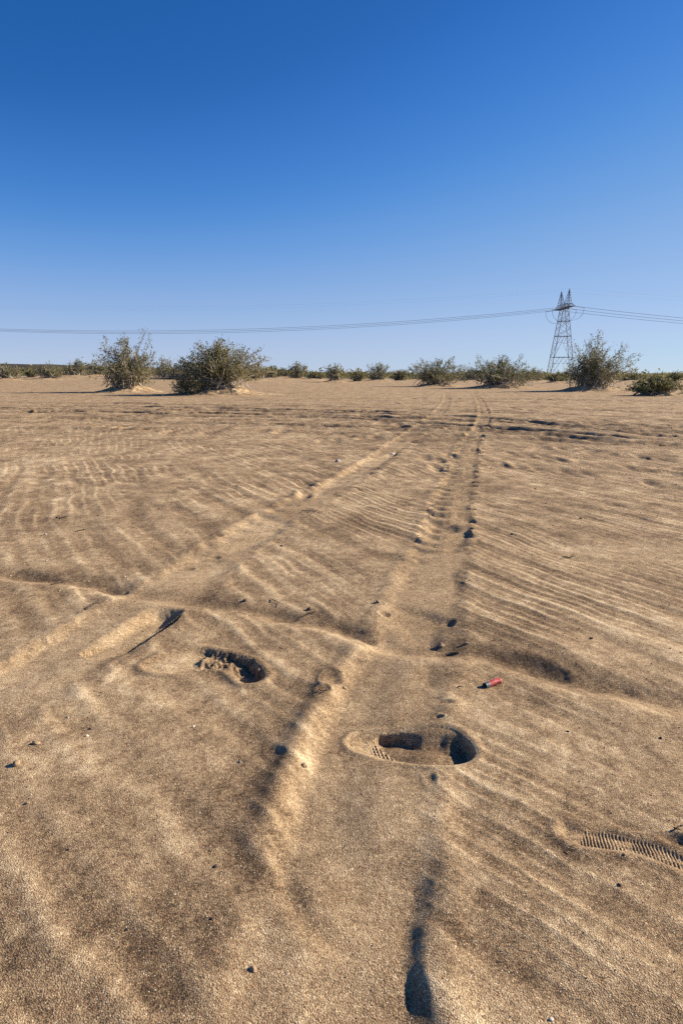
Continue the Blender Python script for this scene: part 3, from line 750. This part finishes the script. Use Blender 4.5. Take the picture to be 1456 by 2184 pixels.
HILL = noisy('far_hills', (.05, .055, .05), (.09, .085, .07), .004, .95)
V = []; Fq = []; N_ = 400
xs = np.linspace(-7000, 7000, N_)
hh = 19 + 7 * fbm(xs * .0006, xs * 0, 3, 3) + 1.5 * pn(xs * .01, xs * 0, 4)
for i_ in range(N_):
    V += [(xs[i_], 6500, -5), (xs[i_], 6900, float(hh[i_])), (xs[i_], 7600, -5)]
for i_ in range(N_ - 1):
    for k in range(2):
        a = i_ * 3 + k; Fq.append((a, a + 3, a + 4, a + 1))
tag(link('hills', mesh_np('hills', V, Fq, 4, HILL)), kind='structure')

# ------------------------------------------------------------------ lattice tower and its wires
STEEL = noisy('galvanised_steel', (.055, .070, .105), (.10, .12, .16), 2, .6, .4, metal=.3)
INS = noisy('insulator_glass', (.06, .075, .10), (.10, .115, .14), 3, .35, .5)
WIRE = mat('aluminium_wire', (.12, .14, .17), .5, .4)
TY = 364.0; TX0 = (1194 - 728) / F * TY * math.cos(PITCH)
tw = empty('lattice_tower', (TX0, TY, 0)); tag(tw, 'tall steel lattice transmission tower with two pointed peaks', 'pylon')
HB, HP = 34.2, 43.5
def leg_pt(sx, sy, z):
    t = z / HB
    return Vector((sx * (6.3 * (1 - t) + 1.35 * t), sy * (3.6 * (1 - t) + 2.9 * t), z))
for sx in (-1, 1):
    for sy in (-1, 1):
        m = MB(); m.tube([leg_pt(sx, sy, -.5), leg_pt(sx, sy, HB)], .16, 4); m.build('leg', STEEL, tw)
m = MB(); lv = [0, 10, 20.5, 28, HB]
def bar(m, a, b, r=.08): m.tube([a, b], r, 4)
for z in lv[1:]:
    for s in (-1, 1):
        bar(m, leg_pt(-1, s, z), leg_pt(1, s, z), .12); bar(m, leg_pt(s, -1, z), leg_pt(s, 1, z), .1)
for a, b in zip(lv[:-1], lv[1:]):
    for s in (-1, 1):
        mid = (leg_pt(-1, s, b) + leg_pt(1, s, b)) / 2
        if b > 21:
            nsub = 2
            for q in range(nsub):
                z0 = a + (b - a) * q / nsub; z1 = a + (b - a) * (q + 1) / nsub
                bar(m, leg_pt(-1, s, z0), leg_pt(1, s, z1)); bar(m, leg_pt(1, s, z0), leg_pt(-1, s, z1))
        else:
            bar(m, leg_pt(-1, s, a), mid, .09); bar(m, leg_pt(1, s, a), mid, .09)
            for fx in (-1, 1):
                for q in (.35, .68):
                    onleg = leg_pt(fx, s, a + (b - a) * q); onb = leg_pt(fx, s, a).lerp(mid, q)
                    bar(m, onleg, onb, .06); bar(m, leg_pt(fx, s, a + (b - a) * min(q + .3, 1)), onb, .06)
        for q in range(3):
            z0 = a + (b - a) * q / 3; z1 = a + (b - a) * (q + 1) / 3
            bar(m, leg_pt(s, -1, z0), leg_pt(s, 1, z1), .06); bar(m, leg_pt(s, 1, z0), leg_pt(s, -1, z1), .06)
m.build('bracing', STEEL, tw)
# crossarm along the line of sight
m = MB(); AL = 12.6
for sx in (-1, 1):
    bar(m, (sx * 1.3, -AL, HB + .3), (sx * 1.3, AL, HB + .3), .14)
    bar(m, (sx * 1.3, -7, HB + 2.2), (sx * 1.3, 7, HB + 2.2), .12)
    for s in (-1, 1): bar(m, (sx * 1.3, s * 7, HB + 2.2), (sx * 1.3, s * AL, HB + .3), .12)
    for q in range(14):
        y0 = -AL + q * AL / 7; y1 = y0 + AL / 7; up = lambda yv: HB + 2.2 - max(0, abs(yv) - 7) / (AL - 7) * 1.9
        bar(m, (sx * 1.3, y0, HB + .3), (sx * 1.3, y1, up(y1)), .07); bar(m, (sx * 1.3, y1, HB + .3), (sx * 1.3, y0, up(y0)), .07)
for q in range(15):
    y0 = -AL + q * AL / 7; bar(m, (-1.3, y0, HB + .3), (1.3, y0, HB + .3), .08)
    if q < 14: bar(m, (-1.3, y0, HB + .3), (1.3, y0 + AL / 7, HB + .3), .07)
m.build('crossarm', STEEL, tw)
for s in (-1, 1):
    m = MB(); tip = Vector((0, s * 6.6, HP)); cs = [Vector((sx * 1.35, s * yy_, HB + 1.0)) for sx in (-1, 1) for yy_ in (2.4, 8.2)]
    for c in cs: bar(m, c, tip, .13)
    for q in (.12, .3, .48, .65, .8):
        pts = [c.lerp(tip, q) for c in cs]; nx = [c.lerp(tip, min(q + .17, 1)) for c in cs]
        for a, b in ((0, 1), (1, 3), (3, 2), (2, 0)):
            bar(m, pts[a], pts[b], .05); bar(m, pts[a], nx[b], .05)
    m.build('peak', STEEL, tw)
PH = (-11.6, 0, 11.6)
SL = 4.6
for yv in PH:
    for s in (-1, 1):
        m = MB()
        for off in (-.22, .22):
            n = 30; pts = []; rad = []
            for q in range(n):
                t = q / (n - 1); pts.append((s * (1.5 + t * SL), yv + off, HB + .2 - .55 * t)); rad.append(.17 if q % 2 else .07)
            m.tube(pts, rad, 8)
        m.build('insulator_string', INS, tw)
    m = MB()
    for off in (-.2, .2):
        m.tube([((1.5 + SL) * math.cos(math.pi * q / 20), yv + off, HB - .35 - 6.2 * math.sin(math.pi * q / 20) ** .8) for q in range(21)], .045, 6)
    m.build('jumper_cable', WIRE, tw)
SPAN = 432.0
def wire(y0, z0, x0, sgn, sag, rad, label, offs=(-.2, .2), z1=None):
    m = MB(); z1 = z0 if z1 is None else z1
    for off in offs:
        pts = []
        for q in range(61):
            t = q / 60; pts.append((x0 + sgn * SPAN * t, y0 + off, z0 + (z1 - z0) * t - 4 * sag * t * (1 - t)))
        m.tube(pts, rad, 6)
    o = m.build('power_line', WIRE); tag(o, label, 'cable', 'wires strung from the lattice tower')
nm = ('nearest', 'middle', 'farthest'); ord_ = ('highest', 'middle', 'lowest')
for k, yv in enumerate(PH):
    wire(TY + yv, HB - .35, TX0 - 1.5 - SL, -1, 11.3, .050, '%s of the three thick wires sagging left from the tower' % ord_[k])
    wire(TY + yv, HB - .35, TX0 + 1.5 + SL, 1, 12.5, .050, '%s of the three thick wires running right from the tower' % ord_[k])
for s, nme in ((-1, 'taller'), (1, 'shorter')):
    wire(TY + s * 6.6, HP, TX0, -1, 9, .010, 'very thin wire running left from the %s peak of the tower' % nme, (0,))
    wire(TY + s * 6.6, HP, TX0, 1, 9, .010, 'very thin wire running right from the %s peak of the tower' % nme, (0,))

# ------------------------------------------------------------------ things lying on the sand
def gpos(px, py):
    x, y = G(px, py); z = h1(x, y)
    for _ in range(3):                                     # walk along the sight line to the real surface
        k = (CAMH - z) / CAMH; x2, y2 = G(px, py); x, y = x2 * k, y2 * k; z = h1(x, y)
    return x, y, z
def slope(x, y, e=.01):
    return (h1(x + e, y) - h1(x - e, y)) / (2 * e), (h1(x, y + e) - h1(x, y - e)) / (2 * e)
RED = noisy('faded_red_plastic', (.36, .035, .032), (.48, .09, .075), 60, .45, .5)
GREY = noisy('dull_steel', (.10, .105, .12), (.17, .175, .19), 90, .5, .5, metal=.4)
BLACK = mat('dark_inside', (.015, .015, .017), .9)
# the spent cartridge: grey head with open end towards the left, red tube crushed at the far end
cx, cy, cz = gpos(1041, 1464)
r0 = .0092
sh = empty('cartridge_case', (cx, cy, cz + .006)); tag(sh, 'spent red cartridge case with a grey open end, half sunk in the sand', 'cartridge')
sh.scale = (.88, 1, 1); sh.rotation_euler = (0, math.radians(-6), math.radians(30))
def shell_tube(x0, x1, n, rfun, thick):
    m = MB(); k = 28; vs = []; fs = []
    for i_ in range(n):
        x = x0 + (x1 - x0) * i_ / (n - 1); 
        for ins in (0, 1):
            for q in range(k):
                a = 2 * math.pi * q / k; ry, rz = rfun(x, a); ry -= ins * thick; rz -= ins * thick
                vs.append((x, ry * math.cos(a), rz * math.sin(a)))
    for i_ in range(n - 1):
        for ins in (0, 1):
            for q in range(k):
                a = (i_ * 2 + ins) * k + q; b = (i_ * 2 + ins) * k + (q + 1) % k; c = b + 2 * k; d_ = a + 2 * k
                fs.append((a, b, c, d_) if not ins else (d_, c, b, a))
    for i_, fl in ((0, 0), (n - 1, 1)):
        for q in range(k):
            a = i_ * 2 * k + q; b = i_ * 2 * k + (q + 1) % k; c = b + k; d_ = a + k
            fs.append((d_, c, b, a) if not fl else (a, b, c, d_))
    m.poly(vs, fs); return m
def rf(x, a):
    c = np.clip((x - .022) / .045, 0, 1); w_ = .0008 * math.sin(3 * a + x * 130)
    return r0 * (1 + .10 * c) + w_ * c, r0 * (1 - .48 * c) + w_ * c
shell_tube(.0, .050, 20, rf, .0009).build('plastic_tube', RED, sh, True)
shell_tube(-.017, .0002, 8, lambda x, a: (r0 + .0006 + (.0010 if x < -.0155 else 0), r0 + .0006 - (.0006 * math.sin(a * 2) if x < -.01 else 0)), .0012).build('metal_head', GREY, sh, True)
m = MB(); m.tube([(-.006, 0, 0), (-.0055, 0, 0)], r0 - .0008, 24); m.build('dark_bore_disc', BLACK, sh)  # black disc put in for the shade inside the open end
m = MB(); m.poly([(.034, -.007, -.004), (.040, -.011, -.005), (.044, -.013, -.002), (.042, -.009, 0), (.036, -.006, 0), (.036, -.008, -.006), (.042, -.0115, -.006)], [(0, 1, 2, 3, 4), (5, 6, 1, 0), (6, 2, 1), (5, 0, 4), (5, 4, 3, 6), (6, 3, 2)])
m.build('torn_flap', RED, sh)

ROCKA = noisy('tan_stone', (.24, .165, .10), (.40, .29, .18), 160, .9)
ROCKW = noisy('pale_stone', (.50, .44, .36), (.72, .67, .58), 160, .6)
ROCKG = noisy('grey_stone', (.16, .15, .15), (.30, .28, .27), 160, .7)
ROCKD = noisy('dark_stone', (.045, .035, .03), (.09, .07, .055), 160, .8)
def stone_mesh(seed, sx, sy, sz, mt):
    rs = np.random.RandomState(seed); import bmesh
    bm = bmesh.new(); bmesh.ops.create_icosphere(bm, subdivisions=3, radius=1)
    ph = rs.rand(6) * 6
    cuts = [(Vector(rs.normal(size=3)).normalized(), rs.uniform(.55, .85)) for _ in range(7)]
    for v in bm.verts:
        for n_, d_ in cuts:
            q = v.co.dot(n_)
            if q > d_: v.co -= n_ * (q - d_) * .85
        v.co *= 1 + .05 * math.sin(v.co.x * 5 + ph[0]) * math.sin(v.co.y * 6 + ph[1])
        v.co.x *= sx; v.co.y *= sy; v.co.z *= sz
    me = bpy.data.meshes.new('pebble'); bm.to_mesh(me); bm.free(); me.materials.append(mt)
    me.polygons.foreach_set('use_smooth', [True] * len(me.polygons))
    return me
PEB = [(78, 1586, 9, ROCKA, 'reddish clod in the sand near the left edge, above the round tan pebble'), (36, 1630, 11, ROCKA, 'round tan pebble near the left edge of the sand'),
       (60, 1713, 6, ROCKA, 'tan pebble low on the left, below the round tan pebble'), (512, 1625, 5, ROCKG, 'grey chip in the dark sand between the two deep boot prints'), (646, 1628, 9, ROCKA, 'tan clod casting a shadow on the bright wall of the wheel track'),
       (540, 2068, 8, ROCKA, 'tan clod low in the picture left of centre'), (186, 1570, 4, ROCKW, 'tiny pale pebble left of the broken boot print'), (193, 1555, 4, ROCKD, 'tiny dark pebble left of the broken boot print'),
       (413, 1550, 3.5, ROCKW, 'tiny white pebble below the broken boot print'), (995, 1374, 7, ROCKA, 'tan pebble on the crest right of the shaded hollow'), (1330, 1822, 3.5, ROCKA, 'small tan pebble pressed into the tread of the print at the right edge'),
       (660, 1300, 7, ROCKD, 'dark clod in the crossing trough left of the right wheel track'), (522, 1282, 6, ROCKD, 'dark clod on the crossing trough above the broken boot print'), (1238, 1106, 4, ROCKA, 'tan pebble on the rippled slope at right'), (1378, 1107, 4, ROCKW, 'tiny white pebble on rippled sand near the right edge'),
       (145, 1530, 3.5, ROCKG, 'tiny grey pebble near the left edge'), (940, 1380, 9, ROCKA, 'clod on the lip of the shaded hollow in the right wheel track'), (735, 1468, 6, ROCKA, 'tan pebble beside the twig left of the right wheel track'),
       (1210, 1560, 3.5, ROCKD, 'tiny dark pebble among the ripples right of the deep boot print'), (1408, 1575, 5, ROCKD, 'dark pebble among ripples near the right edge'), (147, 1812, 3, ROCKD, 'tiny dark pebble low on the left'), (272, 1982, 4, ROCKD, 'dark pebble near the bottom left'),
       (452, 1960, 4, ROCKD, 'dark pebble near the bottom, left of the clod'), (460, 1848, 5, ROCKD, 'dark pebble in pale sand left of the right wheel track'), (1175, 2175, 5, ROCKW, 'pale pebble at the bottom edge right of centre'), (1320, 1888, 5, ROCKD, 'dark sliver below the bar tread print'),
       (1260, 1362, 5, ROCKD, 'dark pebble on the rippled slope right of the cartridge case'), (805, 1285, 7, ROCKA, 'tan clod on the rim above the small dark pit'), (1092, 1140, 5, ROCKD, 'dark pebble right of the hoof shaped hollow'), (98, 1140, 3.5, ROCKW, 'tiny white pebble on the left rippled sand'),
       (146, 1530, 3, ROCKW, 'tiny white pebble beside the tiny grey pebble'), (600, 1165, 4, ROCKD, 'dark pebble below the left wheel track hollow'), (720, 985, 9, ROCKG, 'grey pebble left of the white shell on the far wheel track')]
for n_, (px, py, rad, mt, lb) in enumerate(PEB):
    x, y, z = gpos(px, py); s_ = math.hypot(y, CAMH) / F; r_ = rad * s_ * .8
    o = link('pebble', stone_mesh(200 + n_, r_ * 1.15, r_ * .85, r_ * .75, mt)); o.location = (x, y, z + r_ * .18); o.rotation_euler = (0, 0, n_ * 1.7)
    tag(o, lb, 'pebble', 'pebbles and clods lying on the sand')
# white shell on the far wheel track
x, y, z = gpos(835, 971)
m = MB(); vs = []; 
K = 14
for i_ in range(5):
    for q in range(K):
        a = 2 * math.pi * q / K; r_ = i_ / 4; vs.append((.040 * r_ * math.cos(a), .020 * r_ * math.sin(a) * (1 + .3 * math.cos(a)), .014 * (1 - r_ ** 2) + .002 * math.sin(6 * a) * r_))
n0 = len(vs); vs += [(a, b, c - .002) for a, b, c in vs]
fs = []
for i_ in range(4):
    for q in range(K):
        f = (i_ * K + q, (i_ + 1) * K + q, (i_ + 1) * K + (q + 1) % K, i_ * K + (q + 1) % K); fs.append(f); fs.append(tuple(v + n0 for v in f[::-1]))
for q in range(K): fs.append((4 * K + q, 4 * K + q + n0, 4 * K + (q + 1) % K + n0, 4 * K + (q + 1) % K))
m.poly(vs, fs); o = m.build('shell_fragment', ROCKW, None, True); o.location = (x, y, z + .008); o.rotation_euler = (math.radians(20), math.radians(-15), math.radians(20))
tag(o, 'small white shell fragment lying on the far left wheel track', 'shell')
# twigs
TWIG = noisy('dry_twig', (.035, .028, .022), (.10, .075, .055), 60, .9)
def twig(px, py, dx, dy, nb, lb, seed, rad=1.3, lift=.006):
    rs = np.random.RandomState(seed); x, y, z = gpos(px, py); x2, y2, z2 = gpos(px + dx, py + dy); s_ = math.hypot(y, CAMH) / F
    a = np.array([x, y, z + .003]); b = np.array([x2, y2, z2 + lift]); m = MB()
    def br(a, b, r, k=7):
        L_ = np.linalg.norm(b - a); P = [a + (b - a) * t + rs.normal(size=3) * L_ * .035 for t in np.linspace(0, 1, k)]
        m.tube(P, list(np.linspace(r, r * .4, k)), 6); return P
    P = br(a, b, rad * s_)
    for _ in range(nb):
        p = P[rs.randint(1, 6)]; d_ = (b - a) * rs.uniform(.3, .5) + rs.normal(size=3) * np.linalg.norm(b - a) * .18; d_[2] = abs(d_[2]) * .5
        br(p, p + d_, rad * s_ * .6, 5)
    o = m.build('twig', TWIG, None, True); tag(o, lb, 'twig', 'dry twigs lying on the sand')
twig(92, 1252, 45, -8, 4, 'branched dark twig on the crossing trough near the left edge', 1, 1.5, .012)
twig(660, 1478, 42, 2, 3, 'dark twig lying left of the right wheel track beside a pebble', 2, 1.7, .010)
twig(646, 1316, 26, -10, 2, 'short dark twig in the crossing trough', 3, 1.4)
twig(160, 1134, 22, -3, 2, 'short dark twig on the left rippled sand', 4, 1.4)
twig(1198, 1192, 26, -4, 3, 'dark twig on the rippled slope at right', 5, 1.4)
twig(1436, 1770, 20, -4, 1, 'dark twig at the right edge above the bar tread print', 6, 2)
twig(575, 1278, 30, 14, 0, 'thin straight pale stick above the broken boot print', 7, .9)
twig(640, 1093, 50, 2, 1, 'thin dark straw on the dark slope above the middle', 8, .9)
twig(185, 1300, 18, -10, 2, 'small crooked twig on the smooth band at left', 9, 1.3)
twig(975, 1466, 12, 3, 1, 'tiny dark twig just left of the cartridge case', 10, 1.5)
twig(1205, 1815, 24, 3, 0, 'tiny dark straw below the heel of the bar tread print', 12, .9)
twig(120, 1104, 18, 3, 1, 'tiny dark twig far left above the short twig', 13, 1.2)

# loose grit, more than anyone could count
rs = np.random.RandomState(55)
n = 5200
phi = np.radians(rs.uniform(4.2, 52, n)); r_ = CAMH / np.tan(phi); az = np.radians(rs.uniform(-34, 34, n))
xg, yg = r_ * np.sin(az), r_ * np.cos(az); zg, _ = height(xg, yg)
OCT = np.array([(1, 0, 0), (-1, 0, 0), (0, 1, 0), (0, -1, 0), (0, 0, 1), (0, 0, -1)], float); OF = np.array([(0, 2, 4), (2, 1, 4), (1, 3, 4), (3, 0, 4), (2, 0, 5), (1, 2, 5), (3, 1, 5), (0, 3, 5)])
sz = (.0007 + .0011 * rs.rand(n) ** 3) * np.clip(r_ / 1.4, .8, 4.5)
V = (OCT[None] * (1 + .35 * rs.normal(size=(n, 6, 1)) * .5) * (sz[:, None, None] * np.array([1.2, 1, .8])))
V += np.stack([xg, yg, zg + sz * .3], -1)[:, None, :]
Fg = (OF[None] + (np.arange(n) * 6)[:, None, None]).reshape(-1, 3)
GRIT = mat('grit', (.3, .2, .1), .7, .4); t = GRIT.node_tree
at = t.nodes.new('ShaderNodeAttribute'); at.attribute_name = 'hue'; rp = t.nodes.new('ShaderNodeValToRGB'); e = rp.color_ramp.elements
e[0].color = (.04, .03, .022, 1); e[1].color = (.75, .68, .56, 1); q = e.new(.55); q.color = (.16, .09, .05, 1); q = e.new(.8); q.color = (.40, .30, .20, 1)
t.links.new(at.outputs['Fac'], rp.inputs[0]); t.links.new(rp.outputs[0], t.nodes['Principled BSDF'].inputs['Base Color'])
mg = mesh_np('grit', V.reshape(-1, 3), Fg, 3, GRIT)
at = mg.attributes.new('hue', 'FLOAT', 'POINT'); at.data.foreach_set('value', np.repeat(rs.rand(n), 6).astype(np.float32))
tag(link('grit', mg), 'fine loose grit scattered over the near sand', 'grit', kind='stuff')
